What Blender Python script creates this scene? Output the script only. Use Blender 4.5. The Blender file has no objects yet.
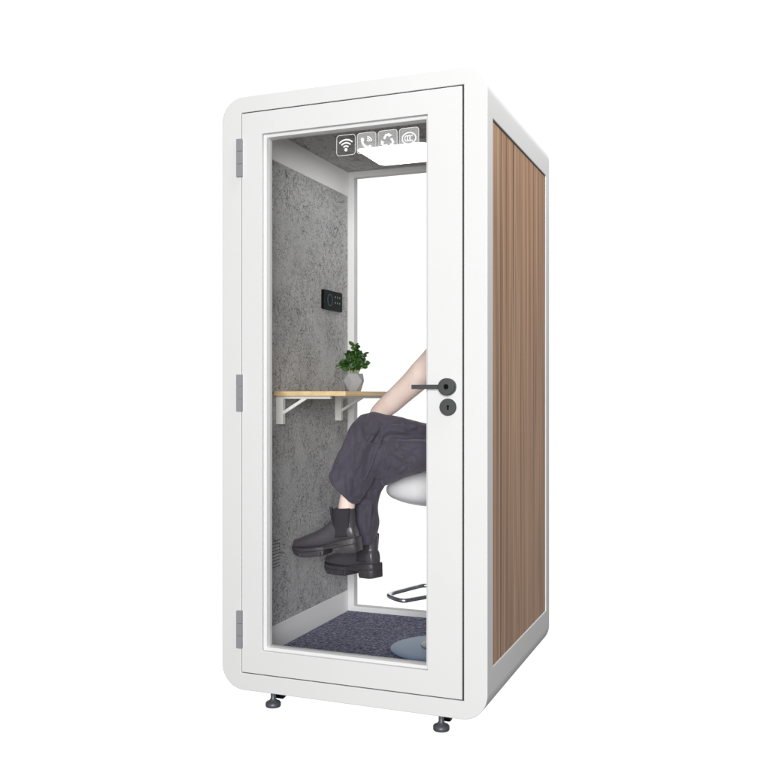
import bpy, bmesh, math, random
from mathutils import Vector, Matrix
random.seed(7)
DIM, KEY, TOP = .085, 570, 92
sc = bpy.context.scene
C = sc.collection
R = math.radians

# ------------------------------------------------------------------ materials
def mat(name, col=(.8, .8, .8), rough=.5, metal=0.0, spec=.5):
    m = bpy.data.materials.new(name); m.use_nodes = True
    b = m.node_tree.nodes['Principled BSDF']
    b.inputs['Base Color'].default_value = (*col, 1)
    b.inputs['Roughness'].default_value = rough
    b.inputs['Metallic'].default_value = metal
    b.inputs['Specular IOR Level'].default_value = spec
    return m, m.node_tree, b

def node(nt, typ, **kw):
    n = nt.nodes.new(typ)
    for k, v in kw.items():
        if k in n.inputs: n.inputs[k].default_value = v
        else: setattr(n, k, v)
    return n

def ramp(nt, stops, interp='LINEAR'):
    r = nt.nodes.new('ShaderNodeValToRGB'); cr = r.color_ramp; cr.interpolation = interp
    while len(cr.elements) < len(stops): cr.elements.new(.5)
    for e, (p, c) in zip(cr.elements, stops):
        e.position = p; e.color = (*c, 1) if len(c) == 3 else c
    return r

def mapping(nt, scale, coord='Object', rot=(0, 0, 0)):
    tc = nt.nodes.new('ShaderNodeTexCoord'); mp = nt.nodes.new('ShaderNodeMapping')
    mp.inputs['Scale'].default_value = scale; mp.inputs['Rotation'].default_value = rot
    nt.links.new(tc.outputs[coord], mp.inputs['Vector']); return mp

def mixc(nt, typ, fac, a, b):
    m = nt.nodes.new('ShaderNodeMix'); m.data_type = 'RGBA'; m.blend_type = typ
    for sock, v in ((m.inputs[0], fac), (m.inputs[6], a), (m.inputs[7], b)):
        if isinstance(v, bpy.types.NodeSocket): nt.links.new(v, sock)
        else: sock.default_value = v if not isinstance(v, tuple) or len(v) == 4 else (*v, 1)
    return m.outputs[2]

def bump(nt, b, height, strength=.2, dist=.002):
    bn = nt.nodes.new('ShaderNodeBump'); bn.inputs['Strength'].default_value = strength
    bn.inputs['Distance'].default_value = dist
    nt.links.new(height, bn.inputs['Height']); nt.links.new(bn.outputs['Normal'], b.inputs['Normal'])

def noise(nt, vec, scale, detail=4, rough=.5, dist=0.0):
    n = node(nt, 'ShaderNodeTexNoise', Scale=scale, Detail=detail, Roughness=rough, Distortion=dist)
    if vec is not None: nt.links.new(vec, n.inputs['Vector'])
    return n

def math_(nt, op, a, b=0.0, clamp=False):
    m = nt.nodes.new('ShaderNodeMath'); m.operation = op; m.use_clamp = clamp
    for i, v in enumerate((a, b)):
        if isinstance(v, bpy.types.NodeSocket): nt.links.new(v, m.inputs[i])
        else: m.inputs[i].default_value = v
    return m.outputs[0]

M = {}
def paint(name, col, rough=.6):
    m, nt, b = mat(name, col, rough, spec=.35)
    mp = mapping(nt, (1, 1, 1))
    n = noise(nt, mp.outputs[0], 700, 2)
    bump(nt, b, n.outputs['Fac'], .05, .0004)
    n2 = noise(nt, mp.outputs[0], 3, 3)
    r = ramp(nt, [(.3, tuple(c*.985 for c in col)), (.7, col)])
    nt.links.new(n2.outputs['Fac'], r.inputs[0]); nt.links.new(r.outputs[0], b.inputs['Base Color'])
    return m
M['white'] = paint('white_powder_coat', (.66, .66, .657))
M['trim'] = paint('inner_white_trim', (.86, .86, .855))
M['bracketwhite'] = paint('bracket_white', (.70, .69, .66))

# grey felt with dark crinkled fibres
def felt(name, base, dark):
    m, nt, b = mat(name, base, .95, spec=.1)
    mp = mapping(nt, (1, 1, 1))
    def veins(scale, width, dist):
        n = noise(nt, mp.outputs[0], scale, 3.2, .5, dist)
        a = math_(nt, 'ABSOLUTE', math_(nt, 'SUBTRACT', n.outputs['Fac'], .5))
        return math_(nt, 'SUBTRACT', 1.0, math_(nt, 'DIVIDE', a, width, True), True)
    v1 = veins(6.5, .0125, 3.2); v2 = veins(14, .021, 2.8); v3 = veins(31, .030, 2.0)
    msk = noise(nt, mp.outputs[0], 6.5, 3, .6)
    mr = ramp(nt, [(.36, (0, 0, 0)), (.58, (1, 1, 1))]); nt.links.new(msk.outputs['Fac'], mr.inputs[0])
    lines = math_(nt, 'MULTIPLY', math_(nt, 'MAXIMUM', math_(nt, 'MAXIMUM', v1, v2), math_(nt, 'MULTIPLY', v3, .6)), math_(nt, 'ADD', mr.outputs[0], .35, True))
    fine = noise(nt, mp.outputs[0], 120, 6, .75)
    fr = ramp(nt, [(.25, tuple(c*.66 for c in base)), (.5, base), (.75, tuple(c*1.3 for c in base))])
    nt.links.new(fine.outputs['Fac'], fr.inputs[0])
    cl = noise(nt, mp.outputs[0], 4, 4, .6)
    cr = ramp(nt, [(.3, (.84, .84, .84)), (.7, (1.08, 1.08, 1.07))]); nt.links.new(cl.outputs['Fac'], cr.inputs[0])
    c1 = mixc(nt, 'MULTIPLY', 1.0, fr.outputs[0], cr.outputs[0])
    c2 = mixc(nt, 'MIX', math_(nt, 'MULTIPLY', lines, .9), c1, dark)
    nt.links.new(c2, b.inputs['Base Color'])
    h = math_(nt, 'SUBTRACT', math_(nt, 'MULTIPLY', fine.outputs['Fac'], .5), lines)
    bump(nt, b, h, .35, .002)
    return m
M['felt'] = felt('grey_fibre_felt', (.50, .50, .505), (.065, .065, .065))

# striped walnut laminate
def woodside():
    m, nt, b = mat('striped_walnut', (.3, .2, .13), .5, spec=.15)
    mp = mapping(nt, (1, 24, .14)); mp2 = mapping(nt, (1, 8, .03)); mp3 = mapping(nt, (1, 120, .8))
    n1 = noise(nt, mp.outputs[0], 1.0, 3, .55); n2 = noise(nt, mp2.outputs[0], 1.0, 1, .4)
    n3 = noise(nt, mp3.outputs[0], 1.0, 4, .6)
    s = math_(nt, 'ADD', math_(nt, 'MULTIPLY', n1.outputs['Fac'], .72), math_(nt, 'MULTIPLY', n2.outputs['Fac'], .28))
    r = ramp(nt, [(.36, (.11, .058, .036)), (.425, (.28, .165, .10)), (.455, (.66, .47, .33)), (.48, (.30, .18, .112)),
                  (.505, (.70, .51, .36)), (.53, (.21, .118, .072)), (.56, (.62, .42, .285)), (.60, (.32, .185, .115)), (.65, (.76, .57, .42))])
    nt.links.new(s, r.inputs[0])
    g = ramp(nt, [(.32, (.66, .63, .61)), (.62, (1.10, 1.09, 1.08))]); nt.links.new(n3.outputs['Fac'], g.inputs[0])
    c = mixc(nt, 'MULTIPLY', 1.0, r.outputs[0], g.outputs[0])
    # hue drift: some strips redder, some greyer
    mp4 = mapping(nt, (1, 15, .1)); n4 = noise(nt, mp4.outputs[0], 1.0, 2)
    t = ramp(nt, [(.38, (.92, .72, .555)), (.6, (.80, .735, .63))]); nt.links.new(n4.outputs['Fac'], t.inputs[0])
    c = mixc(nt, 'MULTIPLY', 1.0, c, t.outputs[0])
    nt.links.new(c, b.inputs['Base Color']); bump(nt, b, n3.outputs['Fac'], .15, .001)
    return m
M['walnut'] = woodside()

def carpet():
    m, nt, b = mat('speckled_carpet', (.06, .06, .1), 1.0, spec=.05)
    mp = mapping(nt, (1, 1, 1)); mp2 = mapping(nt, (.45, 1.3, 1), rot=(0, 0, R(-20)))
    n = noise(nt, mp.outputs[0], 330, 5, .75); v = node(nt, 'ShaderNodeTexVoronoi', Scale=300.0)
    nt.links.new(mp2.outputs[0], v.inputs['Vector'])
    sv = nt.nodes.new('ShaderNodeSeparateColor'); nt.links.new(v.outputs['Color'], sv.inputs[0])
    s = math_(nt, 'ADD', math_(nt, 'MULTIPLY', n.outputs['Fac'], .6), math_(nt, 'MULTIPLY', sv.outputs[0], .4))
    r = ramp(nt, [(.32, (.068, .072, .118)), (.48, (.150, .158, .245)), (.60, (.28, .29, .395)), (.70, (.56, .56, .63))])
    nt.links.new(s, r.inputs[0]); nt.links.new(r.outputs[0], b.inputs['Base Color'])
    bump(nt, b, s, .8, .004)
    return m
M['carpet'] = carpet()

def birch():
    m, nt, b = mat('birch_board', (.62, .42, .2), .4, spec=.3)
    mp = mapping(nt, (6, 1.2, 40)); n = noise(nt, mp.outputs[0], 4, 4, .6, .5)
    r = ramp(nt, [(.3, (.60, .42, .21)), (.55, (.71, .53, .295)), (.75, (.77, .60, .37))])
    nt.links.new(n.outputs['Fac'], r.inputs[0]); nt.links.new(r.outputs[0], b.inputs['Base Color'])
    return m
M['birch'] = birch()

def simple(name, col, rough, metal=0, spec=.5, nscale=60, var=.12, bmp=.0, bdist=.001):
    m, nt, b = mat(name, col, rough, metal, spec)
    mp = mapping(nt, (1, 1, 1)); n = noise(nt, mp.outputs[0], nscale, 4, .6)
    r = ramp(nt, [(.3, tuple(c*(1-var) for c in col)), (.7, tuple(min(1, c*(1+var)) for c in col))])
    nt.links.new(n.outputs['Fac'], r.inputs[0]); nt.links.new(r.outputs[0], b.inputs['Base Color'])
    if bmp: bump(nt, b, n.outputs['Fac'], bmp, bdist)
    return m
M['gunmetal'] = simple('dark_grey_hardware', (.045, .047, .047), .5, .1, nscale=900, bmp=.15, bdist=.0005)
M['black'] = simple('black_plastic', (.006, .006, .007), .3, spec=.03)
M['rubber_gap_shade'] = simple('dark_seal_gap_shade', (.03, .03, .032), .8)  # door seal, and the painted shade strip above the wood panels
M['hinge'] = simple('hinge_grey', (.27, .27, .285), .5, .1, var=.015)
M['foot'] = simple('foot_grey', (.085, .09, .105), .4, .2)
M['ventgrey'] = simple('vent_grey', (.11, .11, .11), .8)
M['base'] = simple('dark_underside_shade', (.05, .05, .052), .6)  # dark tone stands for the shade under the booth
M['chrome'] = simple('chrome_steel', (.74, .75, .79), .26, 1.0, nscale=5, var=.03)
M['brushed'] = simple('brushed_steel', (.30, .31, .32), .42, .5, nscale=400, var=.06)
M['disc'] = simple('blue_grey_disc', (.13, .215, .35), .36, .1, spec=.3, nscale=3, var=.05)
M['shell'] = simple('seat_shell', (.72, .72, .73), .35, nscale=4, var=.04)
M['pot'] = simple('grey_ceramic', (.34, .34, .35), .6, nscale=200, var=.05, bmp=.1, bdist=.0005)
M['soil'] = simple('soil', (.03, .022, .015), .95, nscale=300, bmp=.6)
M['stem'] = simple('pale_stem', (.30, .36, .16), .6)
M['leather'] = simple('grey_leather', (.070, .063, .074), .34, nscale=160, var=.14, bmp=.08, bdist=.0008)
M['sole'] = simple('dark_sole', (.05, .046, .053), .5, nscale=90, var=.2, bmp=.3)
M['hair'] = simple('dark_hair', (.03, .02, .014), .5, nscale=120, var=.3, bmp=.5)
M['eye'] = simple('eye', (.7, .7, .7), .2)
M['shirt'] = simple('pale_cotton', (.62, .62, .6), .9, nscale=300, bmp=.2)
M['lampframe'] = paint('lamp_frame', (.7, .7, .7))

def skin():
    m, nt, b = mat('skin', (.60, .40, .32), .5, spec=.35)
    b.inputs['Subsurface Weight'].default_value = .12
    b.inputs['Subsurface Radius'].default_value = (.01, .004, .002)
    b.inputs['Subsurface Scale'].default_value = .5
    mp = mapping(nt, (1, 1, 1)); n = noise(nt, mp.outputs[0], 14, 5, .6)
    r = ramp(nt, [(.3, (.85, .65, .565)), (.65, (.91, .74, .665))])
    nt.links.new(n.outputs['Fac'], r.inputs[0]); nt.links.new(r.outputs[0], b.inputs['Base Color'])
    n2 = noise(nt, mp.outputs[0], 500, 3); bump(nt, b, n2.outputs['Fac'], .08, .0005)
    return m
M['skin'] = skin()

def cloth():
    m, nt, b = mat('slate_cotton', (.1, .09, .125), .9, spec=.15)
    b.inputs['Sheen Weight'].default_value = .15
    mp = mapping(nt, (1, 1, 1)); n = noise(nt, mp.outputs[0], 12, 4, .6)
    r = ramp(nt, [(.3, (.062, .055, .077)), (.7, (.086, .077, .103))])
    nt.links.new(n.outputs['Fac'], r.inputs[0]); nt.links.new(r.outputs[0], b.inputs['Base Color'])
    mp2 = mapping(nt, (9, 9, 4.5), rot=(0, R(28), 0))
    w = noise(nt, mp2.outputs[0], 1.0, 2, .45, .9); f = noise(nt, mp.outputs[0], 900, 2)
    rd = math_(nt, 'SUBTRACT', 1.0, math_(nt, 'MULTIPLY', math_(nt, 'ABSOLUTE', math_(nt, 'SUBTRACT', w.outputs['Fac'], .5)), 5.0), True)
    h = math_(nt, 'ADD', math_(nt, 'MULTIPLY', math_(nt, 'POWER', rd, 1.6), .5), math_(nt, 'MULTIPLY', f.outputs['Fac'], .008))
    bump(nt, b, h, .06, .010)
    return m
M['cloth'] = cloth()

def ribbed():
    m, nt, b = mat('ribbed_elastic', (.04, .035, .043), .75, spec=.2)
    w = node(nt, 'ShaderNodeTexWave', Scale=180.0, Distortion=.3); w.bands_direction = 'X'
    mp = mapping(nt, (1, 1, 1)); nt.links.new(mp.outputs[0], w.inputs['Vector'])
    r = ramp(nt, [(.2, (.026, .023, .028)), (.8, (.058, .052, .062))])
    nt.links.new(w.outputs['Fac'], r.inputs[0]); nt.links.new(r.outputs[0], b.inputs['Base Color'])
    bump(nt, b, w.outputs['Fac'], .5, .001); return m
M['elastic'] = ribbed()

def leaf():
    m, nt, b = mat('dark_green_leaf', (.03, .08, .02), .4, spec=.4)
    mp = mapping(nt, (1, 1, 1)); n = noise(nt, mp.outputs[0], 38, 3, .6)
    r = ramp(nt, [(.3, (.012, .040, .008)), (.55, (.034, .096, .018)), (.75, (.10, .20, .045))])
    nt.links.new(n.outputs['Fac'], r.inputs[0]); nt.links.new(r.outputs[0], b.inputs['Base Color'])
    return m
M['leaf'] = leaf()

def glass():
    m = bpy.data.materials.new('clear_glass'); m.use_nodes = True; nt = m.node_tree; nt.nodes.clear()
    o = nt.nodes.new('ShaderNodeOutputMaterial'); mx = nt.nodes.new('ShaderNodeMixShader')
    t = node(nt, 'ShaderNodeBsdfTransparent', Color=(1, 1, 1, 1)); g = node(nt, 'ShaderNodeBsdfGlossy', Roughness=.01)
    f = node(nt, 'ShaderNodeFresnel', IOR=1.14)
    L = nt.links.new
    L(f.outputs[0], mx.inputs[0]); L(t.outputs[0], mx.inputs[1]); L(g.outputs[0], mx.inputs[2]); L(mx.outputs[0], o.inputs[0])
    return m
M['glass'] = glass()

def film():
    m = bpy.data.materials.new('translucent_film'); m.use_nodes = True; nt = m.node_tree; nt.nodes.clear()
    o = nt.nodes.new('ShaderNodeOutputMaterial'); mx = nt.nodes.new('ShaderNodeMixShader')
    t = nt.nodes.new('ShaderNodeBsdfTransparent'); d = node(nt, 'ShaderNodeBsdfDiffuse', Color=(.85, .85, .85, 1))
    mx.inputs[0].default_value = .17
    nt.links.new(t.outputs[0], mx.inputs[1]); nt.links.new(d.outputs[0], mx.inputs[2]); nt.links.new(mx.outputs[0], o.inputs[0])
    return m
M['film'] = film()
M['print'], _, _b = mat('white_print', (.80, .80, .80), .6)

def emit(name, col, s):
    m = bpy.data.materials.new(name); m.use_nodes = True; nt = m.node_tree; nt.nodes.clear()
    o = nt.nodes.new('ShaderNodeOutputMaterial'); e = node(nt, 'ShaderNodeEmission', Color=(*col, 1), Strength=s)
    nt.links.new(e.outputs[0], o.inputs[0]); return m
M['lamp'] = emit('lamp_diffuser', (1, .995, .985), 4.5)
M['led'] = emit('dial_glow', (.16, .34, .40), .35)
M['glyph'] = simple('grey_glyph', (.16, .17, .18), .6)

# added clear floor sheet under the feet, see-through so no shadow shows
def clear_floor():
    m = bpy.data.materials.new('clear_floor_sheet'); m.use_nodes = True; nt = m.node_tree; nt.nodes.clear()
    o = nt.nodes.new('ShaderNodeOutputMaterial'); mx = nt.nodes.new('ShaderNodeMixShader')
    t = nt.nodes.new('ShaderNodeBsdfTransparent'); g = node(nt, 'ShaderNodeBsdfGlossy', Roughness=0.0)
    mx.inputs[0].default_value = .004
    L = nt.links.new
    L(t.outputs[0], mx.inputs[1]); L(g.outputs[0], mx.inputs[2]); L(mx.outputs[0], o.inputs[0])
    return m
M['floor'] = clear_floor()

# ------------------------------------------------------------------ mesh helpers
def box(bm, x0, x1, y0, y1, z0, z1):
    v = [bm.verts.new((x, y, z)) for x in (x0, x1) for y in (y0, y1) for z in (z0, z1)]
    for f in ((0, 1, 3, 2), (4, 6, 7, 5), (0, 4, 5, 1), (2, 3, 7, 6), (0, 2, 6, 4), (1, 5, 7, 3)):
        bm.faces.new([v[i] for i in f])

def rounded_rect(x0, x1, z0, z1, r, n=20):
    pts = []
    for cx, cz, a0 in ((x1-r, z0+r, -90), (x1-r, z1-r, 0), (x0+r, z1-r, 90), (x0+r, z0+r, 180)):
        for i in range(n+1):
            a = R(a0+90*i/n); pts.append((cx+r*math.cos(a), cz+r*math.sin(a)))
    return pts

def rect(x0, x1, z0, z1): return [(x0, z0), (x1, z0), (x1, z1), (x0, z1)]

def plate(bm, outer, holes, y0, y1, tr=None):
    """polygon (x,z) with holes, extruded y0..y1"""
    tr = tr or (lambda x, y, z: (x, y, z))
    caps = []
    loops = [outer]+holes
    rows = {}
    for y in (y0, y1):
        es = []; rows[y] = []
        for lp in loops:
            vs = [bm.verts.new(tr(p[0], y, p[1])) for p in lp]; rows[y].append(vs)
            es += [bm.edges.new((vs[i], vs[(i+1) % len(vs)])) for i in range(len(vs))]
        bmesh.ops.triangle_fill(bm, use_beauty=True, use_dissolve=False, edges=es)
    for a, b in zip(rows[y0], rows[y1]):
        n = len(a)
        for i in range(n):
            j = (i+1) % n; bm.faces.new((a[i], a[j], b[j], b[i]))
    bmesh.ops.recalc_face_normals(bm, faces=bm.faces)

def loft(bm, rings, cap=True):
    rows = [[bm.verts.new(p) for p in r] for r in rings]
    n = len(rows[0])
    for a, b in zip(rows, rows[1:]):
        for i in range(n):
            j = (i+1) % n; bm.faces.new((a[i], a[j], b[j], b[i]))
    if cap: bm.faces.new(rows[0][::-1]); bm.faces.new(rows[-1])
    return rows

def tube(bm, pts, r, n=12, cap=True):
    pts = [Vector(p) for p in pts]
    rs = r if isinstance(r, (list, tuple)) else [r]*len(pts)
    rings = []; up = None
    for i, p in enumerate(pts):
        t = (pts[min(i+1, len(pts)-1)]-pts[max(i-1, 0)]).normalized()
        if up is None:
            up = Vector((0, 0, 1)) if abs(t.z) < .9 else Vector((1, 0, 0))
        s = t.cross(up).normalized(); up = s.cross(t).normalized()
        rings.append([p+(s*math.cos(2*math.pi*k/n)+up*math.sin(2*math.pi*k/n))*rs[i] for k in range(n)])
    loft(bm, rings, cap)

def smooth_path(pts, n=6):
    """Catmull-Rom through tuples of any length"""
    out = []
    P = [pts[0]]+list(pts)+[pts[-1]]
    for i in range(1, len(P)-2):
        for k in range(n):
            t = k/n
            out.append(tuple(.5*((2*b)+(-a+c)*t+(2*a-5*b+4*c-d)*t*t+(-a+3*b-3*c+d)*t**3)
                             for a, b, c, d in zip(P[i-1], P[i], P[i+1], P[i+2])))
    out.append(tuple(pts[-1])); return out

def lathe(bm, prof, cx, cy, n=48, axis='z', cz=0):
    rings = []
    for r, h in prof:
        ring = []
        for k in range(n):
            a = 2*math.pi*k/n; u, w = r*math.cos(a), r*math.sin(a)
            ring.append((cx+u, cy+w, h) if axis == 'z' else (cx+u, h, cz+w))
        rings.append(ring)
    loft(bm, rings)
    bmesh.ops.recalc_face_normals(bm, faces=bm.faces)

def ell(bm, c, r, rot=None, seg=24, rings=16):
    m = Matrix.Translation(c) @ (rot or Matrix.Identity(4)) @ Matrix.Diagonal((*r, 1))
    bmesh.ops.create_uvsphere(bm, u_segments=seg, v_segments=rings, radius=1, matrix=m)

def obj(name, bm, m, parent=None, bevel=0, seg=2, smooth=40, origin=None):
    me = bpy.data.meshes.new(name)
    bmesh.ops.recalc_face_normals(bm, faces=bm.faces)
    bm.to_mesh(me); bm.free()
    o = bpy.data.objects.new(name, me); C.objects.link(o)
    for mm in (m if isinstance(m, list) else [m]): me.materials.append(mm)
    if smooth:
        for p in me.polygons: p.use_smooth = True
        me.set_sharp_from_angle(angle=R(smooth))
    if bevel:
        b = o.modifiers.new('bevel', 'BEVEL'); b.width = bevel; b.segments = seg
        b.limit_method = 'ANGLE'; b.angle_limit = R(40)
    if parent is not None: attach(o, parent)
    return o

def attach(o, parent):
    o.parent = parent
    w = Matrix.Translation((0, 0, 0)); q = parent
    while q is not None:
        w = q.matrix_basis @ w if False else w; q = q.parent
    # every mesh is written in world coordinates, so undo the parents' transforms
    mw = Matrix.Identity(4); chain = []; q = parent
    while q is not None: chain.append(q); q = q.parent
    for q in reversed(chain): mw = mw @ q.matrix_parent_inverse @ q.matrix_basis
    o.matrix_parent_inverse = mw.inverted()

def baked(o):
    dg = bpy.context.evaluated_depsgraph_get()
    me = bpy.data.meshes.new_from_object(o.evaluated_get(dg))
    old = o.data; o.modifiers.clear(); o.data = me; return me

def remesh(o, vox, sm=4, fac=.5):
    r = o.modifiers.new('r', 'REMESH'); r.mode = 'VOXEL'; r.voxel_size = vox
    s = o.modifiers.new('s', 'SMOOTH'); s.iterations = sm; s.factor = fac
    me = baked(o)
    for p in me.polygons: p.use_smooth = True
    return me

def thing(name, loc, label, cat, group=None):
    o = bpy.data.objects.new(name, None); C.objects.link(o); o.location = loc
    o.empty_display_size = .1
    o['label'] = label; o['category'] = cat
    if group: o['group'] = group
    return o

BM = bmesh.new
# ------------------------------------------------------------------ setting
bm = BM(); s = 40
bm.faces.new([bm.verts.new(p) for p in ((-s, -s, 0), (s, -s, 0), (s, s, 0), (-s, s, 0))])
fl = obj('floor', bm, M['floor'], smooth=0); fl['kind'] = 'structure'

# ------------------------------------------------------------------ the booth
W, D, ZB, ZT = 1.035, 1.03, .055, 2.281
booth = thing('office_booth', (.5175, .5, 0),
              'white rounded single person office phone booth with glass door and striped walnut side', 'phone booth')
# outer shell: rounded tube, side recess cut for the wood panel
bm = BM()
plate(bm, rounded_rect(0, W, ZB, ZT, .092, 24), [rect(.0815, .9525, .118, 2.222)], 0, D)
shell = obj('frame', bm, M['white'], None)
def cut(o, dims):
    b2 = BM(); box(b2, *dims); c = obj('cut', b2, M['white'], smooth=0)
    md = o.modifiers.new('b', 'BOOLEAN'); md.object = c; md.operation = 'DIFFERENCE'; md.solver = 'EXACT'
    baked(o); bpy.data.objects.remove(c)
WY0, WY1, WZ0, WZ1 = .0735, .9656, .223, 2.1159
cut(shell, (W-.012, W+.1, WY0, WY1, WZ0, WZ1))
cut(shell, (-.1, .012, WY0, WY1, WZ0, WZ1))
for p in shell.data.polygons: p.use_smooth = True
shell.data.set_sharp_from_angle(angle=R(30))
bv = shell.modifiers.new('bevel', 'BEVEL'); bv.width = .0022; bv.segments = 2; bv.limit_method = 'ANGLE'; bv.angle_limit = R(50)
attach(shell, booth)
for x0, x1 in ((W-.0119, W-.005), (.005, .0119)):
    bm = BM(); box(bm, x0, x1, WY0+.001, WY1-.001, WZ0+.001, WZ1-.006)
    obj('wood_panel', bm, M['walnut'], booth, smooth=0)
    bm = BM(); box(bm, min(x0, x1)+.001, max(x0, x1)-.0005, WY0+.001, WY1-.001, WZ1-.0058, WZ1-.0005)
    obj('panel_gap_shade', bm, M['rubber_gap_shade'], booth, smooth=0)  # dark strip stands in for shade in the gap above the panel
bm = BM(); box(bm, .11, W-.11, .16, D-.12, ZB-.012, ZB-.0005); obj('underside_shade', bm, M['base'], booth, bevel=.004)  # dark plate added so the underside looks shaded

# interior lining
def sidewall(x0, x1):
    bm = BM(); box(bm, x0, x1, .068, .979, .237, 2.103); return obj('felt_wall', bm, M['felt'], booth, smooth=0)
lw = sidewall(.0817, .084); rw = sidewall(.950, .9523)
for x0, x1 in ((.0817, .0855), (.9485, .9523)):
    bm = BM(); box(bm, x0, x1, .068, .979, .1372, .2368); obj('skirting', bm, M['trim'], booth, bevel=.0008)
    bm = BM(); box(bm, x0, x1, .068, .979, 2.1032, 2.2185); obj('top_trim', bm, M['trim'], booth, bevel=.0008)
bm = BM(); box(bm, .0817, .9523, .068, 1.0, .1182, .137); obj('carpet', bm, M['carpet'], booth, smooth=0)
bm = BM(); box(bm, .0817, .9523, .068, 1.0, 2.2188, 2.2218); obj('felt_ceiling', bm, M['felt'], booth, smooth=0)

# back glazed wall
bm = BM(); plate(bm, rect(.0818, .9522, .1373, 2.2187), [rect(.116, .919, .162, 2.192)], .982, 1.026)
bk = obj('back_frame', bm, M['white'], booth, bevel=.002)
bm = BM(); box(bm, .110, .925, 1.008, 1.014, .156, 2.198); obj('pane', bm, M['glass'], bk, smooth=0)

# door
DX0, DX1, DZ0, DZ1 = .0845, .9458, .122, 2.2178
GX0, GX1, GZ0, GZ1 = .169, .8215, .2085, 2.1345
bm = BM(); plate(bm, rect(DX0, DX1, DZ0, DZ1), [rect(GX0, GX1, GZ0, GZ1)], 0, .018)
door = obj('door', bm, M['white'], booth, bevel=.0015)
bm = BM(); plate(bm, rect(DX0+.001, DX1-.001, DZ0+.001, DZ1-.001), [rect(GX0+.011, GX1-.011, GZ0+.011, GZ1-.011)], .0183, .064)
obj('glazing_bead', bm, M['white'], door, bevel=.0025, seg=3)
bm = BM(); box(bm, GX0+.008, GX1-.008, .040, .046, GZ0+.008, GZ1-.008); obj('pane', bm, M['glass'], door, smooth=0)
bm = BM(); plate(bm, rect(.0818, .9522, .1183, 2.2217), [rect(DX0-.0006, DX1+.0006, DZ0-.0006, DZ1+.0006)], .007, .06)
obj('door_seal', bm, M['rubber_gap_shade'], booth, smooth=0)

for z0, z1 in ((1.98, 2.122), (1.10, 1.239), (.212, .353)):
    bm = BM(); n = 3; h = (z1-z0)/n
    for i in range(n):
        rr = rounded_rect(.0675, .0895, z0+i*h+.0006, z0+(i+1)*h-.0006, .001, 3)
        plate(bm, rr, [], -.0125, -.0004)
    obj('hinge', bm, M['hinge'], door, bevel=.003, seg=3)

# handle and lock
bm = BM(); lathe(bm, [(.0005, -.0005), (.0295, -.0005), (.0295, -.026), (.0275, -.029), (.009, -.0292), (.0085, -.0275), (.0005, -.0275)], .897, 0, 48, 'y', 1.190)
for _v in bm.verts: pass
box(bm, .7705, .872, -.0235, -.0125, 1.1825, 1.1975)
obj('handle', bm, M['gunmetal'], door, bevel=.0018)
bm = BM(); lathe(bm, [(.0005, -.0277), (.0083, -.0277), (.0075, -.0296), (.0005, -.0298)], .897, 0, 24, 'y', 1.190)
obj('handle_cap', bm, M['black'], door)
bm = BM(); lathe(bm, [(.0005, -.0005), (.0295, -.0005), (.0295, -.009), (.028, -.0115), (.0005, -.0117)], .897, 0, 48, 'y', 1.1205)
lk = obj('lock', bm, M['gunmetal'], door)
bm = BM(); plate(bm, [(.897+.0042*math.cos(R(a))+.002, 1.1235+.0042*math.sin(R(a))) for a in range(-60, 241, 20)] + [(.8957, 1.112), (.9022, 1.112)], [], -.0127, -.0112)
obj('keyhole', bm, M['black'], lk, smooth=0)

# printed pictograms on the glass
IY0, IY1 = .0385, .0397
def strip(bm, pts, w, y0=IY0, y1=IY1, closed=False):
    """stroke a polyline in the glass plane"""
    n = len(pts); L_, R_ = [], []
    for i in range(n):
        a = pts[(i-1) % n] if (closed or i) else pts[0]; b = pts[(i+1) % n] if (closed or i < n-1) else pts[-1]
        t = Vector((b[0]-a[0], b[1]-a[1])).normalized(); nn = Vector((-t.y, t.x))*w/2
        L_.append((pts[i][0]+nn.x, pts[i][1]+nn.y)); R_.append((pts[i][0]-nn.x, pts[i][1]-nn.y))
    va = [[bm.verts.new((p[0], y, p[1])) for p in S] for S in (L_, R_) for y in (y0, y1)]
    for i in range(n if closed else n-1):
        j = (i+1) % n
        for A, B in ((0, 2), (1, 3), (0, 1), (2, 3)):
            bm.faces.new((va[A][i], va[A][j], va[B][j], va[B][i]))
def arc(cx, cz, rx, rz, a0, a1, n=20, tilt=0):
    o = []
    for i in range(n+1):
        a = R(a0+(a1-a0)*i/n); x, z = rx*math.cos(a), rz*math.sin(a)
        o.append((cx+x*math.cos(tilt)-z*math.sin(tilt), cz+x*math.sin(tilt)+z*math.cos(tilt)))
    return o
def dot(bm, cx, cz, r, y0=IY0, y1=IY1, sx=1, tilt=0):
    plate(bm, arc(cx, cz, r*sx, r, 0, 345, 23, tilt), [], y0, y1)
S_ = .0735; ix0, iz0, pitch = .4585, 2.0325, .0812
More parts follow.
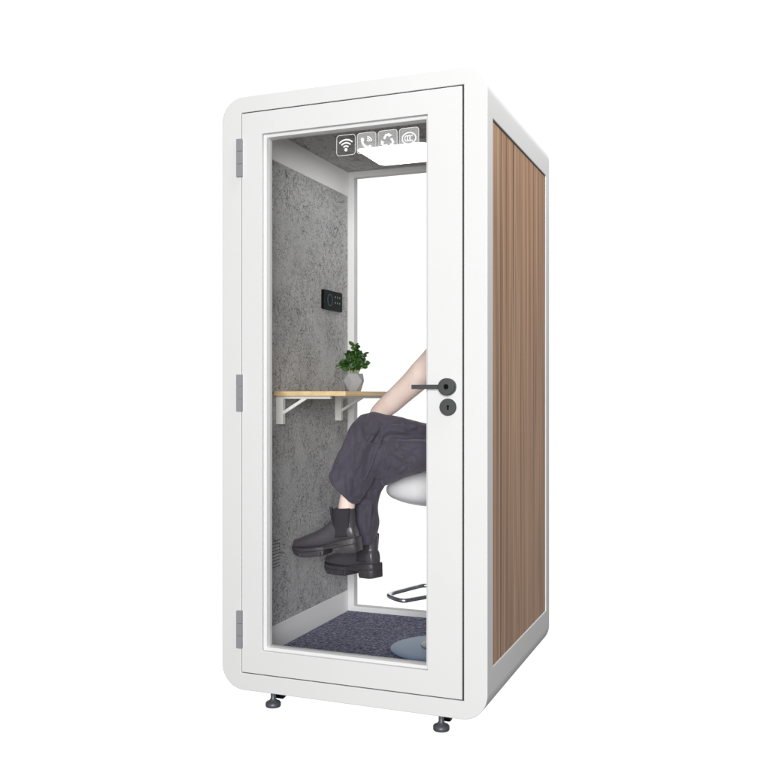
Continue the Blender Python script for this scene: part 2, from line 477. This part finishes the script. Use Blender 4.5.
for k in range(4):
    x0 = ix0+k*pitch; cx, cz = x0+S_/2, iz0+S_/2
    bm = BM()
    strip(bm, rounded_rect(x0, x0+S_, iz0, iz0+S_, .011, 6), .0016, closed=True)
    if k == 0:
        for r in (.0135, .025, .0365): strip(bm, arc(cx, cz-.017, r, r, 45, 135), .0054)
        dot(bm, cx, cz-.017, .0062)
    elif k == 1:
        strip(bm, smooth_path([(cx-.018, cz+.012), (cx-.014, cz-.002), (cx-.004, cz-.012), (cx+.009, cz-.018)], 6), .0085)
        dot(bm, cx-.016, cz+.013, .008, sx=.75, tilt=.4, y0=IY0-.0001); dot(bm, cx+.0115, cz-.0155, .008, sx=.75, tilt=-1.0, y0=IY0-.0001)
        for r in (.006, .0125, .019): strip(bm, arc(cx+.001, cz+.003, r, r, 5, 85, 12), .0042)
    elif k == 2:
        for q in range(3):
            a = R(90+120*q)
            def rt(px, pz): return (cx+px*math.cos(a-R(90))-pz*math.sin(a-R(90)), cz-.001+px*math.sin(a-R(90))+pz*math.cos(a-R(90)))
            strip(bm, [rt(-.0135, .008), rt(-.006, .0215), rt(.005, .0215)], .0085)
            plate(bm, [rt(.002, .0285), rt(.0175, .0185), rt(.004, .0125)], [], IY0-.0001, IY1)
    else:
        strip(bm, arc(cx, cz, .0255, .020, 0, 354, 48), .0042, closed=True)
        for q in range(3): strip(bm, arc(cx-.0085+q*.0095, cz, .0075, .0095, 60, 300, 14), .0036)
    ic = obj('pictogram', bm, M['print'], door, smooth=0)
    if k:
        bm = BM(); plate(bm, rounded_rect(x0+.001, x0+S_-.001, iz0+.001, iz0+S_-.001, .0105, 6), [], .0398, .0399)
        obj('frosted_backing', bm, M['film'], door, smooth=0)

# ceiling light
bm = BM(); plate(bm, rounded_rect(.305, .622, .552, .858, .035, 8), [], 2.201, 2.2186, tr=lambda x, y, z: (x, z, y))
cl = obj('ceiling_light', bm, M['lampframe'], booth, bevel=.002)
bm = BM(); plate(bm, rounded_rect(.309, .618, .556, .854, .032, 8), [], 2.1985, 2.2008, tr=lambda x, y, z: (x, z, y))
obj('diffuser', bm, M['lamp'], cl, smooth=0)

# control panel on the felt wall
bm = BM(); plate(bm, rounded_rect(.690, .888, 1.546, 1.633, .006, 4), [], .0842, .0975, tr=lambda x, y, z: (y, x, z))
cp = obj('control_panel', bm, M['black'], booth, bevel=.0015)
bm = BM()
rg = [(.0985, .752+.024*math.cos(a), 1.5895+.026*math.sin(a)) for a in [2*math.pi*i/40 for i in range(41)]]
tube(bm, rg, .0016, 8); obj('dial_ring', bm, M['led'], cp)
bm = BM()
for i in range(3):
    for j in range(2): box(bm, .0976, .0982, .806+i*.024, .816+i*.024, 1.604-j*.026, 1.612-j*.026)
obj('button_marks', bm, M['glyph'], cp, smooth=0)

# air vent slots low on the wall
bm = BM()
for i in range(9): box(bm, .0842, .0848, .225, .304, .468+i*.0132, .4712+i*.0132)
obj('air_vent', bm, M['ventgrey'], booth, smooth=0)

# desk shelf
bm = BM(); plate(bm, rounded_rect(.0842, .402, .242, .955, .006, 4), [], 1.158, 1.1765, tr=lambda x, y, z: (x, z, y))
desk = obj('desk', bm, M['birch'], booth, bevel=.0015)
for y0 in (.268, .835):
    bm = BM()
    box(bm, .0842, .116, y0, y0+.022, 1.044, 1.1578)
    box(bm, .1163, .325, y0+.001, y0+.021, 1.1465, 1.1577)
    b0, b1, hw = Vector((.094, 1.078)), Vector((.215, 1.150)), .0065
    d = (b1-b0).normalized(); nn = Vector((-d.y, d.x))*hw
    plate(bm, [tuple(b0-nn), tuple(b1-nn), tuple(b1+nn), tuple(b0+nn)], [], y0+.004, y0+.018)
    obj('bracket', bm, M['bracketwhite'], desk, bevel=.0015)

# feet and castors
def foot(x, y):
    bm = BM()
    lathe(bm, [(.0005, .0002), (.027, .0002), (.029, .003), (.029, .0135), (.026, .0175), (.015, .0225), (.0095, .031), (.0095, ZB-.002), (.0005, ZB-.002)], x, y, 32)
    return obj('levelling_foot', bm, M['foot'], booth)
def castor(x, y):
    bm = BM()
    lathe(bm, [(.0005, x-.019), (.020, x-.019), (.0245, x-.014), (.0245, x+.014), (.020, x+.019), (.0005, x+.019)], 0, 0, 28)
    for v in bm.verts: v.co = Vector((v.co.z, y+v.co.x, .0248+v.co.y))
    box(bm, x-.0225, x-.0195, y-.012, y+.012, .02, ZB-.0005); box(bm, x+.0195, x+.0225, y-.012, y+.012, .02, ZB-.0005)
    return obj('castor', bm, M['black'], booth)
for x in (.204, .863):
    for y in (.026, 1.0): foot(x, y)
for x, y in ((.186, .115), (.853, .115), (.186, .935), (.848, .935)): castor(x, y)

# ------------------------------------------------------------------ plant
plant = thing('potted_plant', (.195, .80, 1.1766), 'small leafy green plant in a faceted grey pot on the desk shelf', 'plant')
bm = BM()
prs = [(.0005, 1.1768, 0), (.031, 1.1768, 0), (.032, 1.178, 0), (.0485, 1.2255, 30), (.0415, 1.258, 0), (.0375, 1.258, 0), (.040, 1.247, 0), (.0005, 1.246, 0)]
rows_ = [[bm.verts.new((.195+r*math.cos(R(60*k+a+12)), .80+r*math.sin(R(60*k+a+12)), z)) for k in range(6)] for r, z, a in prs]
for q in range(len(rows_)-1):
    A, B = rows_[q], rows_[q+1]; tw = prs[q+1][2]-prs[q][2]
    for k in range(6):
        l = (k+1) % 6
        if tw == 0: bm.faces.new((A[k], A[l], B[l], B[k]))
        elif tw > 0: bm.faces.new((A[k], A[l], B[k])); bm.faces.new((A[l], B[l], B[k]))
        else: bm.faces.new((A[k], A[l], B[l])); bm.faces.new((A[k], B[l], B[k]))
obj('pot', bm, M['pot'], plant, smooth=0, bevel=.0012)
bm = BM(); lathe(bm, [(.0005, 1.2478), (.033, 1.2478), (.031, 1.252), (.0005, 1.254)], .195, .80, 20); obj('soil', bm, M['soil'], plant)
bm = BM(); bmL = BM()
def leaf_mesh(bm, p, d, L, w):
    d = d.normalized(); u = Vector((random.uniform(-1, 1), random.uniform(-1, 1), random.uniform(-.3, 1)))
    s = d.cross(u).normalized(); nrm = s.cross(d).normalized()
    rings = []
    for t, ww in ((0, .18), (.22, .72), (.5, 1), (.78, .82), (.95, .35), (1, .06)):
        c = p+d*L*t+nrm*(-.22*L*t*t); hw = w*ww; th = .0022*ww+.0003
        rings.append([c-s*hw+nrm*.12*hw, c+nrm*th-nrm*.1*hw, c+s*hw+nrm*.12*hw, c-nrm*th-nrm*.1*hw])
    loft(bm, rings)
base = Vector((.199, .80, 1.250))
tips = []
for i in range(15):
    a = i*2.4+random.uniform(-.4, .4); rr = (.018+.052*((i*7) % 15)/15) if i else 0.0
    h = (.052+.072*((i*4) % 15)/15)*(1-.2*rr/.08) if i else .142
    tip = base+Vector((rr*math.cos(a), rr*math.sin(a), h)); tips.append(tip)
    b0 = base+Vector((.012*math.cos(a), .012*math.sin(a), -.004))
    mid = b0.lerp(tip, .5)+Vector((0, 0, .012))
    path = smooth_path([tuple(b0), tuple(mid), tuple(tip)], 5)
    tube(bm, path, [.0022-.0012*j/(len(path)-1) for j in range(len(path))], 7)
    nl = 22
    for j in range(nl):
        t = .46+.54*(j+random.random()*.6)/nl
        q = Vector(path[min(len(path)-1, int(t*(len(path)-1)))])
        d = Vector((math.cos(j*2.4+a), math.sin(j*2.4+a), random.uniform(-.45, .7)))
        leaf_mesh(bmL, q, d, random.uniform(.020, .033), random.uniform(.007, .0125))
obj('stem', bm, M['stem'], plant); obj('foliage', bmL, M['leaf'], plant, smooth=60)

# ------------------------------------------------------------------ stool
SX, SY = .70, .50
stool = thing('bar_stool', (SX, SY, .1372), 'pale shell bar stool with round blue grey base and chrome footrest', 'stool')
bm = BM(); lathe(bm, [(.0005, .1412), (.190, .1412), (.1965, .1425), (.197, .1445), (.19, .1475), (.16, .151), (.07, .1575), (.0005, .158)], SX, SY, 96)
obj('base', bm, M['disc'], stool)
bm = BM(); lathe(bm, [(.0005, .1373), (.188, .1373), (.191, .1395), (.190, .141), (.0005, .141)], SX, SY, 96); obj('base_gasket', bm, M['black'], stool)
bm = BM(); lathe(bm, [(.075, .1575), (.074, .1615), (.062, .1655), (.045, .170), (.034, .185), (.030, .20), (.0005, .2005)], SX, SY, 64)
obj('base_cover', bm, M['brushed'], stool)
bm = BM(); lathe(bm, [(.0005, .2), (.0255, .2), (.0255, .50), (.020, .503), (.020, .70), (.0005, .70)], SX, SY, 40); obj('column', bm, M['chrome'], stool)
bm = BM()
fz = .362
pth = smooth_path([(.72, .555, fz), (.655, .62, fz), (.59, .637, fz), (.563, .585, fz), (.535, .50, fz), (.517, .442, fz), (.519, .405, fz), (.545, .374, fz), (.585, .345, fz), (.610, .342, fz), (.630, .372, fz), (.668, .436, fz), (.70, .476, fz)], 6)
tube(bm, pth, .0085, 14)
obj('footrest', bm, M['chrome'], stool)
bm = BM(); lathe(bm, [(.0258, fz-.03), (.034, fz-.03), (.034, fz+.03), (.0258, fz+.03)], SX, SY, 40); obj('collar', bm, M['black'], stool)
bm = BM(); plate(bm, rounded_rect(.665, .79, .425, .575, .02, 5), [], .7045, .7235, tr=lambda x, y, z: (x, z, y)); obj('seat_mount', bm, M['black'], stool, bevel=.006)
# seat shell: bottom / top profile along x, superelliptic across
st = [(.490, .781, .791, .012), (.494, .772, .797, .040), (.503, .763, .803, .068), (.52, .752, .812, .100), (.55, .742, .825, .138), (.60, .730, .846, .172), (.66, .7225, .864, .192), (.72, .7205, .878, .199), (.78, .724, .886, .198), (.83, .734, .893, .19), (.87, .755, .91, .178), (.905, .79, .94, .16), (.925, .85, .965, .13), (.932, .91, .968, .09)]
rings = []
for x, zb, zt, hw in smooth_path(st, 4):
    cz, hz = (zb+zt)/2, (zt-zb)/2; ring = []
    for k in range(36):
        a = 2*math.pi*k/36; ca, sa = math.cos(a), math.sin(a)
        ring.append((x, .485+hw*math.copysign(abs(ca)**.75, ca), cz+hz*math.copysign(abs(sa)**.8, sa)))
    rings.append(ring)
bm = BM(); loft(bm, rings); so = obj('seat', bm, M['shell'], stool)
ss = so.modifiers.new('sub', 'SUBSURF'); ss.levels = ss.render_levels = 1

# ------------------------------------------------------------------ person
person = thing('person', (.82, .46, .84), 'seated person in wide slate trousers and dark ankle boots, legs crossed, arm on knee', 'person')

def ring2(L, Rr, y, a, n=28, yl=0.0):
    """closed ring: ends L and Rr in the x-z plane, half depth a along y"""
    cx, cz = (L[0]+Rr[0])/2, (L[1]+Rr[1])/2; ux, uz = (Rr[0]-L[0])/2, (Rr[1]-L[1])/2
    return [(cx+ux*math.cos(t), y+a*math.sin(t), cz+uz*math.cos(t)) for t in [2*math.pi*k/n for k in range(n)]]
def limb(bm, rows, hem=True, n=4):
    pr = smooth_path([(*l, *r, y, a) for l, r, y, a in rows], n)
    rings = [ring2((p[0], p[1]), (p[2], p[3]), p[4], p[5]) for p in pr]
    if hem:
        last = [Vector(p) for p in rings[-1]]; prev = [Vector(p) for p in rings[-4]]
        c = sum(last, Vector())/len(last); c2 = sum(prev, Vector())/len(prev)
        dirv = (c2-c).normalized()
        rings.append([tuple(c+(p-c)*.80) for p in last]); rings.append([tuple(c+(p-c)*.74+dirv*.035) for p in last])
    loft(bm, rings)

bm = BM()
limb(bm, [((.84, 1.06), (.84, .87), .55, .095), ((.765, 1.048), (.765, .89), .51, .085), ((.675, 1.044), (.675, .91), .475, .078),
          ((.59, 1.064), (.585, .925), .45, .075), ((.51, 1.083), (.525, .935), .43, .073), ((.447, 1.094), (.50, .95), .41, .07),
          ((.402, 1.075), (.500, .945), .388, .068), ((.372, 1.03), (.503, .935), .365, .068), ((.346, .964), (.503, .885), .345, .07),
          ((.320, .896), (.474, .815), .332, .072), ((.301, .848), (.422, .732), .32, .074)])
limb(bm, [((.84, 1.03), (.84, .855), .37, .095), ((.765, 1.00), (.765, .862), .372, .085), ((.689, .994), (.689, .868), .38, .08),
          ((.597, .988), (.585, .832), .388, .078), ((.51, .985), (.517, .807), .395, .075), ((.44, .96), (.500, .80), .41, .07),
          ((.395, .90), (.490, .79), .42, .066), ((.365, .82), (.468, .757), .43, .062), ((.350, .70), (.450, .697), .445, .060),
          ((.342, .637), (.456, .637), .45, .062), ((.325, .552), (.434, .555), .455, .060)])
ell(bm, (.835, .46, .975), (.105, .19, .125))
# drape folds: soft ridges laid on the cloth
def fold(pts, r):
    p = smooth_path(pts, 6); n = len(p)
    tube(bm, p, [r*math.sin(math.pi*(i+.5)/n)**.6+.002 for i in range(n)], 10)
fold([(.50, .352, 1.05), (.47, .318, .99), (.44, .280, .92), (.415, .262, .84), (.405, .262, .77)], .016)
fold([(.44, .345, 1.06), (.40, .315, 1.00), (.37, .285, .93), (.345, .266, .87)], .014)
fold([(.52, .36, 1.02), (.49, .325, .95), (.475, .30, .88), (.455, .283, .82)], .013)
fold([(.62, .318, .96), (.57, .318, .92), (.53, .325, .87), (.51, .335, .83)], .012)
fold([(.68, .305, .955), (.63, .308, .90), (.59, .32, .86)], .011)
fold([(.64, .40, 1.035), (.58, .38, 1.03), (.52, .365, 1.03)], .013)
fold([(.44, .40, .74), (.435, .395, .68), (.43, .40, .60)], .012)
tr = obj('trousers', bm, M['cloth'], person)
me = remesh(tr, .0045, 4, .5)
from mathutils import noise as mn
def dseg(p, a, b):
    ab = b-a; t = max(0, min(1, (p-a).dot(ab)/max(1e-9, ab.length_squared))); return (p-(a+ab*t)).length
# creases (x, z along the near side of the cloth): depth of valley, width, raised roll beside it
creases = [([(.470, 1.01), (.494, .984), (.485, .93), (.478, .86), (.462, .79)], .019, .016), ([(.405, 1.02), (.415, .955), (.422, .877), (.436, .80), (.430, .75)], .010, .013),
           ([(.477, .985), (.536, .998), (.62, 1.000), (.709, .997)], .019, .013), ([(.530, .972), (.524, .90), (.507, .842), (.462, .762)], .020, .014),
           ([(.545, .945), (.585, .91), (.635, .885)], .008, .011), ([(.565, .975), (.61, .94), (.66, .925)], .006, .010), ([(.585, 1.062), (.612, 1.03), (.655, 1.012), (.72, 1.016)], .013, .012),
           ([(.432, 1.082), (.445, 1.04), (.452, .995)], .009, .011), ([(.442, .74), (.420, .66), (.418, .58)], .009, .013), ([(.358, .975), (.350, .91), (.358, .84)], .007, .011),
           ([(.462, .775), (.448, .72), (.440, .66)], .007, .010)]
new = []
for v in me.vertices:
    p = Vector((v.co.x, v.co.z)); nrm = v.normal; d = 0
    side = max(0, -nrm.y*1.4+.25)
    if side > 0:
        for pts, dep, wd in creases:
            q = min(dseg(p, Vector(a), Vector(b)) for a, b in zip(pts, pts[1:]))
            if q < wd*4: d += min(1, side)*1.05*dep*(-math.exp(-(q/wd)**2)+.45*math.exp(-((q-wd*1.9)/wd)**2))
    d = max(-.017, min(.010, d))
    c = v.co
    r1_ = 1-abs(mn.noise(Vector((c.x*13+c.z*5, c.y*9, c.z*6-c.x*4))))*2
    r2_ = 1-abs(mn.noise(Vector((c.x*27-c.z*9+7, c.y*20, c.z*12+c.x*8))))*2
    d += .0014*(r1_**3-.2)+.0003*(r2_**3-.2)
    new.append(c+nrm*d)
for v, c in zip(me.vertices, new): v.co = c
sm_ = tr.modifiers.new('s', 'SMOOTH'); sm_.iterations = 2; sm_.factor = .4
for p_ in baked(tr).polygons: p_.use_smooth = True

# body (one surface)
bm = BM()
def tube_s(pts, n=16, k=5):
    p = smooth_path(pts, k); tube(bm, [q[:3] for q in p], [q[3] for q in p], n)
# torso
rings = []
for z, x, rx, ry in smooth_path([(.94, .835, .07, .13), (1.03, .835, .083, .145), (1.14, .84, .080, .13), (1.26, .835, .088, .145), (1.36, .825, .092, .165), (1.43, .815, .080, .165), (1.47, .81, .055, .11), (1.50, .808, .045, .055)], 4):
    rings.append([(x+rx*math.cos(t), .46+ry*math.sin(t), z) for t in [2*math.pi*k/32 for k in range(32)]])
loft(bm, rings)
tube_s([(.815, .46, 1.44, .055), (.806, .46, 1.52, .052), (.80, .46, 1.59, .054)])
# head
ell(bm, (.805, .46, 1.665), (.092, .074, .108)); ell(bm, (.765, .46, 1.612), (.050, .056, .060)); ell(bm, (.738, .46, 1.580), (.022, .028, .022))
tube_s([(.722, .46, 1.672, .009), (.709, .46, 1.645, .012), (.704, .46, 1.632, .014), (.716, .46, 1.624, .011)], 10)
for sgn in (-1, 1):
    ell(bm, (.708, .46+sgn*.010, 1.632), (.008, .008, .007)); ell(bm, (.812, .46+sgn*.076, 1.652), (.020, .008, .031))
    ell(bm, (.728, .46+sgn*.032, 1.690), (.014, .024, .007))
ell(bm, (.719, .46, 1.602), (.010, .024, .006)); ell(bm, (.721, .46, 1.593), (.010, .021, .006))
# arms: left (near) rests on the knee, right lies in the lap
tube_s([(.815, .325, 1.425, .058), (.80, .285, 1.39, .053), (.765, .30, 1.325, .049), (.725, .325, 1.283, .0515), (.685, .345, 1.248, .0535), (.635, .37, 1.210, .049), (.575, .40, 1.168, .0455), (.515, .43, 1.127, .0435), (.462, .455, 1.094, .037), (.440, .468, 1.078, .032)], 20)
tube_s([(.815, .595, 1.425, .058), (.815, .635, 1.38, .052), (.82, .655, 1.28, .046), (.84, .66, 1.17, .043), (.82, .62, 1.11, .038), (.785, .575, 1.085, .030), (.775, .565, 1.082, .028)], 20)
def hand(wr, d, n, side):
    """palm + five bent fingers; d = pointing, n = palm normal (down), side = towards the thumb"""
    d, n, side = (Vector(v).normalized() for v in (d, n, side)); wr = Vector(wr)
    rot = Matrix((d, side, n)).transposed().to_4x4()
    ell(bm, wr+d*.048, (.052, .040, .015), rot)
    for i, (off, L) in enumerate(((.030, .070), (.0105, .078), (-.0095, .073), (-.029, .058))):
        p = wr+d*.085+side*off; q = p+d*L*.45+n*L*.12; r2 = q+d*L*.27+n*L*.25; r3 = r2+d*L*.1+n*L*.24
        tube_s([(*(p-d*.02), .0095), (*p, .009), (*q, .0085), (*r2, .008), (*r3, .0065)], 10, 3)
    p = wr+d*.025+side*.030
    tube_s([(*(p-side*.012), .013), (*(p+side*.018+d*.022), .0115), (*(p+side*.026+d*.045+n*.006), .010), (*(p+side*.026+d*.064+n*.014), .0075)], 10, 3)
hand((.440, .468, 1.078), (-.45, .35, -.8), (-.3, -.75, -.35), (.8, -.1, -.5))
hand((.775, .565, 1.082), (-.85, -.35, -.25), (-.2, -.1, -1), (.35, -.9, 0))
# legs under the cloth down into the boots
tube_s([(.82, .53, .965, .055), (.62, .47, .985, .040), (.468, .425, 1.00, .034), (.44, .385, .95, .034), (.402, .338, .84, .036), (.381, .318, .755, .0335), (.373, .312, .69, .033), (.372, .31, .62, .036)], 18)
tube_s([(.82, .40, .95, .052), (.66, .40, .925, .036), (.48, .41, .885, .036), (.43, .438, .80, .034), (.403, .457, .68, .033), (.396, .468, .57, .034), (.400, .474, .50, .034)], 18)
body = obj('body', bm, M['skin'], person)
remesh(body, .0048, 5, .5)
for sgn in (-1, 1):
    bm = BM(); ell(bm, (.7245, .46+sgn*.031, 1.674), (.010, .0125, .0075)); obj('eye', bm, [M['eye']], person)
# hair: cap and bob
bm = BM()
ell(bm, (.822, .46, 1.690), (.098, .086, .105)); ell(bm, (.862, .46, 1.63), (.060, .080, .10))
for sgn in (-1, 1): ell(bm, (.838, .46+sgn*.066, 1.625), (.045, .022, .09))
hr = obj('hair', bm, M['hair'], person); remesh(hr, .006, 4)
# top: short sleeves
bm = BM(); rings = []
for z, x, rx, ry in smooth_path([(1.0, .838, .105, .172), (1.03, .838, .102, .166), (1.14, .842, .093, .146), (1.26, .838, .099, .158), (1.36, .827, .103, .177), (1.43, .817, .091, .176), (1.468, .81, .066, .12), (1.478, .81, .06, .09)], 4):
    rings.append([(min(x+rx*math.cos(t), .944), .46+ry*math.sin(t), z) for t in [2*math.pi*k/32 for k in range(32)]])
loft(bm, rings)
tube_s([(.815, .335, 1.425, .066), (.803, .282, 1.395, .062), (.785, .288, 1.358, .060)], 18)
tube_s([(.815, .585, 1.425, .066), (.815, .638, 1.385, .062), (.819, .652, 1.32, .058)], 18)
sh = obj('shirt', bm, M['shirt'], person); remesh(sh, .007, 4)

# boots, modelled heel-back at the origin, toe towards -x, then posed
def section(bm, stations, flat=.0, n=28, p=.8):
    rings = []
    for s, zb, zt, hw, cy in stations:
        cz, hz = (zb+zt)/2, (zt-zb)/2
        ring = []
        for k in range(n):
            a = 2*math.pi*k/n; ca, sa = math.cos(a), math.sin(a)
            ring.append((-s, cy+hw*math.copysign(abs(ca)**p, ca), cz+hz*math.copysign(abs(sa)**p, sa)))
        rings.append(ring)
    loft(bm, rings)
def make_boot():
    bm = BM()
    up = [(.004, .05, .075, .018, 0), (.010, .045, .115, .028, 0), (.03, .042, .125, .034, 0), (.07, .04, .135, .036, 0), (.10, .036, .138, .038, 0), (.125, .032, .122, .041, 0),
          (.16, .03, .103, .045, 0), (.20, .03, .091, .0475, .001), (.235, .032, .082, .045, .003), (.262, .034, .074, .038, .004), (.280, .036, .071, .029, .005), (.290, .041, .061, .015, .006)]
    section(bm, smooth_path(up, 3), p=.85)
    rows = smooth_path([(.062, .064, .054, .036), (.10, .060, .0530, .036), (.13, .0555, .049, .0375), (.155, .052, .0465, .040), (.176, .050, .0455, .0415)], 4)
    rings = []
    for z, s, rx, ry in rows:
        rings.append([(-(s+rx*math.cos(t)), ry*math.sin(t), z+(.004*math.cos(t) if z > .15 else 0)) for t in [2*math.pi*k/32 for k in range(32)]])
    last = [Vector(q) for q in rings[-1]]; c = sum(last, Vector())/32
    rings.append([tuple(c+(q-c)*.86) for q in last]); rings.append([tuple(c+(q-c)*.80-Vector((0, 0, .022))) for q in last])
    loft(bm, rings)
    # welt seam and toe crease
    b = obj('boot', bm, M['leather'], None); remesh(b, .0032, 3, .5)
    bm = BM()
    so_ = [(.000, .004, .058, .026), (.004, .001, .060, .033), (.02, 0, .059, .041), (.067, 0, .054, .0425), (.0695, .004, .053, .0425), (.072, .026, .0525, .0425), (.10, .026, .047, .0425), (.13, .025, .040, .044),
           (.139, .022, .0385, .0445), (.142, .005, .038, .045), (.146, .001, .038, .0465), (.18, 0, .038, .0515), (.21, 0, .038, .0535), (.24, .002, .039, .051), (.262, .008, .041, .044), (.280, .018, .0435, .033), (.290, .028, .0455, .021), (.2955, .035, .0465, .010)]
    rings = []
    for s, zb, zt, hw in so_:
        cy = .001 if s < .2 else .003
        e = min(.004, (zt-zb)*.25)
        zm = zb+(zt-zb)*.58; g = min(.0022, (zt-zb)*.1)
        q = [(-1, zb+e), (-1, zm-g), (-.95, zm), (-1, zm+g), (-1, zt-e), (-.93, zt), (0, zt), (.93, zt), (1, zt-e), (1, zm+g), (.95, zm), (1, zm-g), (1, zb+e), (.93, zb), (0, zb), (-.93, zb)]
        rings.append([(-s, cy+hw*u, z) for u, z in q])
    loft(bm, rings)
    # lugs under the forefoot and heel, ridge line round the welt
    for s in (.155, .172, .189, .206, .223, .240):
        hw = .0475 if s < .22 else .046
        for sg in (-1, 1): box(bm, -s-.006, -s+.006, sg*hw+.002, sg*(hw+.0065)+.002, .003, .0175)
    o2 = obj('sole', bm, M['sole'], None, smooth=35); attach(o2, b)
    for sg in (-1, 1):
        bm = BM(); pts = []
        for z in [.066+.112*i/12 for i in range(13)]:
            k_ = min(len(rows)-2, next((i for i in range(len(rows)-1) if rows[i+1][0] >= z), len(rows)-2))
            f = (z-rows[k_][0])/(rows[k_+1][0]-rows[k_][0]); s, rx, ry = (rows[k_][q]+(rows[k_+1][q]-rows[k_][q])*f for q in (1, 2, 3))
            a0 = 44+14*(.178-z)/.112; a1 = 146-22*(.178-z)/.112
            pts.append([(-(s+(rx+.0016)*math.cos(t)), sg*(ry+.0016)*math.sin(t), z+.004*max(0, (z-.15)/.026)*math.cos(t)) for t in [R(a0+(a1-a0)*k/10) for k in range(11)]])
        vs = [[bm.verts.new(q) for q in r] for r in pts]
        for i in range(12):
            for k in range(10): bm.faces.new((vs[i][k], vs[i][k+1], vs[i+1][k+1], vs[i+1][k]))
        o3 = obj('elastic_panel', bm, M['elastic'], None)
        sd = o3.modifiers.new('t', 'SOLIDIFY'); sd.thickness = .003; sd.offset = 0; attach(o3, b)
    bm = BM(); pl = smooth_path([(-.098, 0, .150), (-.0985, 0, .172), (-.100, 0, .186), (-.1035, 0, .187), (-.1045, 0, .170), (-.1035, 0, .148), (-.106, 0, .136)], 5)
    rings = [[(x, -.010, z), (x, .010, z), (x-.0018, .010, z+.0006), (x-.0018, -.010, z+.0006)] for x, y, z in pl]
    loft(bm, rings); o4 = obj('pull_tab', bm, M['leather'], None); attach(o4, b)
    return b
b1 = make_boot()
b2 = b1.copy(); C.objects.link(b2)
for ch in list(b1.children):
    c = ch.copy(); C.objects.link(c); c.parent = b2
for b, loc, pitch, yaw in ((b1, (.437, .31, .547), R(-8), 0), (b2, (.452, .455, .417), R(-2), R(-20))):
    pm = Matrix.Translation(loc) @ Matrix.Rotation(yaw, 4, 'Z') @ Matrix.Rotation(pitch, 4, 'Y')
    b.parent = person
    b.matrix_basis = Matrix.Translation(-Vector(person.location)) @ pm

# ------------------------------------------------------------------ light
w = bpy.data.worlds.new('World'); sc.world = w; w.use_nodes = True
nt = w.node_tree; bg = nt.nodes['Background']
# white studio light, shaped by direction: a bright white sweep behind the booth, a dim grey room around, dark underneath
tc = nt.nodes.new('ShaderNodeTexCoord'); sp = nt.nodes.new('ShaderNodeSeparateXYZ'); nt.links.new(tc.outputs['Generated'], sp.inputs[0])
dv = Vector((-.3684, .9297))
dt = math_(nt, 'ADD', math_(nt, 'MULTIPLY', sp.outputs[0], dv.x), math_(nt, 'MULTIPLY', sp.outputs[1], dv.y))
r1 = ramp(nt, [(.58, (0, 0, 0)), (.67, (1, 1, 1))]); nt.links.new(dt, r1.inputs[0])
r2 = ramp(nt, [(.44, (.03, .03, .03)), (.52, (DIM, DIM, DIM))]); nt.links.new(math_(nt, 'ADD', math_(nt, 'MULTIPLY', sp.outputs[2], .5), .5), r2.inputs[0])
# added fill light from behind the camera, above and below the horizon
r3 = ramp(nt, [(.30, (.17, .17, .17)), (.42, (0, 0, 0))]); nt.links.new(math_(nt, 'ADD', math_(nt, 'MULTIPLY', dt, .5), .5), r3.inputs[0])
room = mixc(nt, 'LIGHTEN', 1.0, r2.outputs[0], r3.outputs[0])
r4 = ramp(nt, [(.19, (0, 0, 0)), (.25, (1, 1, 1))]); nt.links.new(math_(nt, 'ADD', math_(nt, 'MULTIPLY', sp.outputs[2], .5), .5), r4.inputs[0])
c = mixc(nt, 'MIX', math_(nt, 'MULTIPLY', r1.outputs[0], r4.outputs[0]), room, (1.08, 1.08, 1.08))
nt.links.new(c, bg.inputs['Color']); bg.inputs['Strength'].default_value = 1.0

def area(name, loc, target, size, size_y, power, col=(1, 1, 1)):
    l = bpy.data.lights.new(name, 'AREA'); l.shape = 'RECTANGLE'; l.size = size; l.size_y = size_y; l.energy = power; l.color = col
    o = bpy.data.objects.new(name, l); C.objects.link(o); o.location = loc
    o.rotation_euler = (Vector(target)-Vector(loc)).to_track_quat('-Z', 'Y').to_euler(); return o
area('front_softbox', (2.6, -6.4, 1.9), (.5, 0, 1.2), 2.8, 2.6, KEY)
area('top_softbox', (1.7, .45, 3.9), (1.0, .5, 1.9), 2.4, 2.2, TOP)

# ------------------------------------------------------------------ camera
cam = bpy.data.cameras.new('camera'); co = bpy.data.objects.new('camera', cam); C.objects.link(co)
cam.sensor_width = 36; cam.lens = 36*920.79/770; cam.shift_y = 9.28/770
co.location = (1.8586, -3.0166, 1.1646); co.rotation_euler = (R(90), 0, .3773)
cam.clip_end = 300; cam.clip_start = .05
sc.camera = co
sc.view_settings.view_transform = 'Standard'; sc.view_settings.look = 'None'
sc.view_settings.exposure = 0; sc.view_settings.gamma = 1
sc.render.engine = 'CYCLES'
sc.cycles.use_denoising = True
sc.cycles.max_bounces = 12; sc.cycles.diffuse_bounces = 6; sc.cycles.transparent_max_bounces = 16
sc.cycles.sample_clamp_indirect = 6
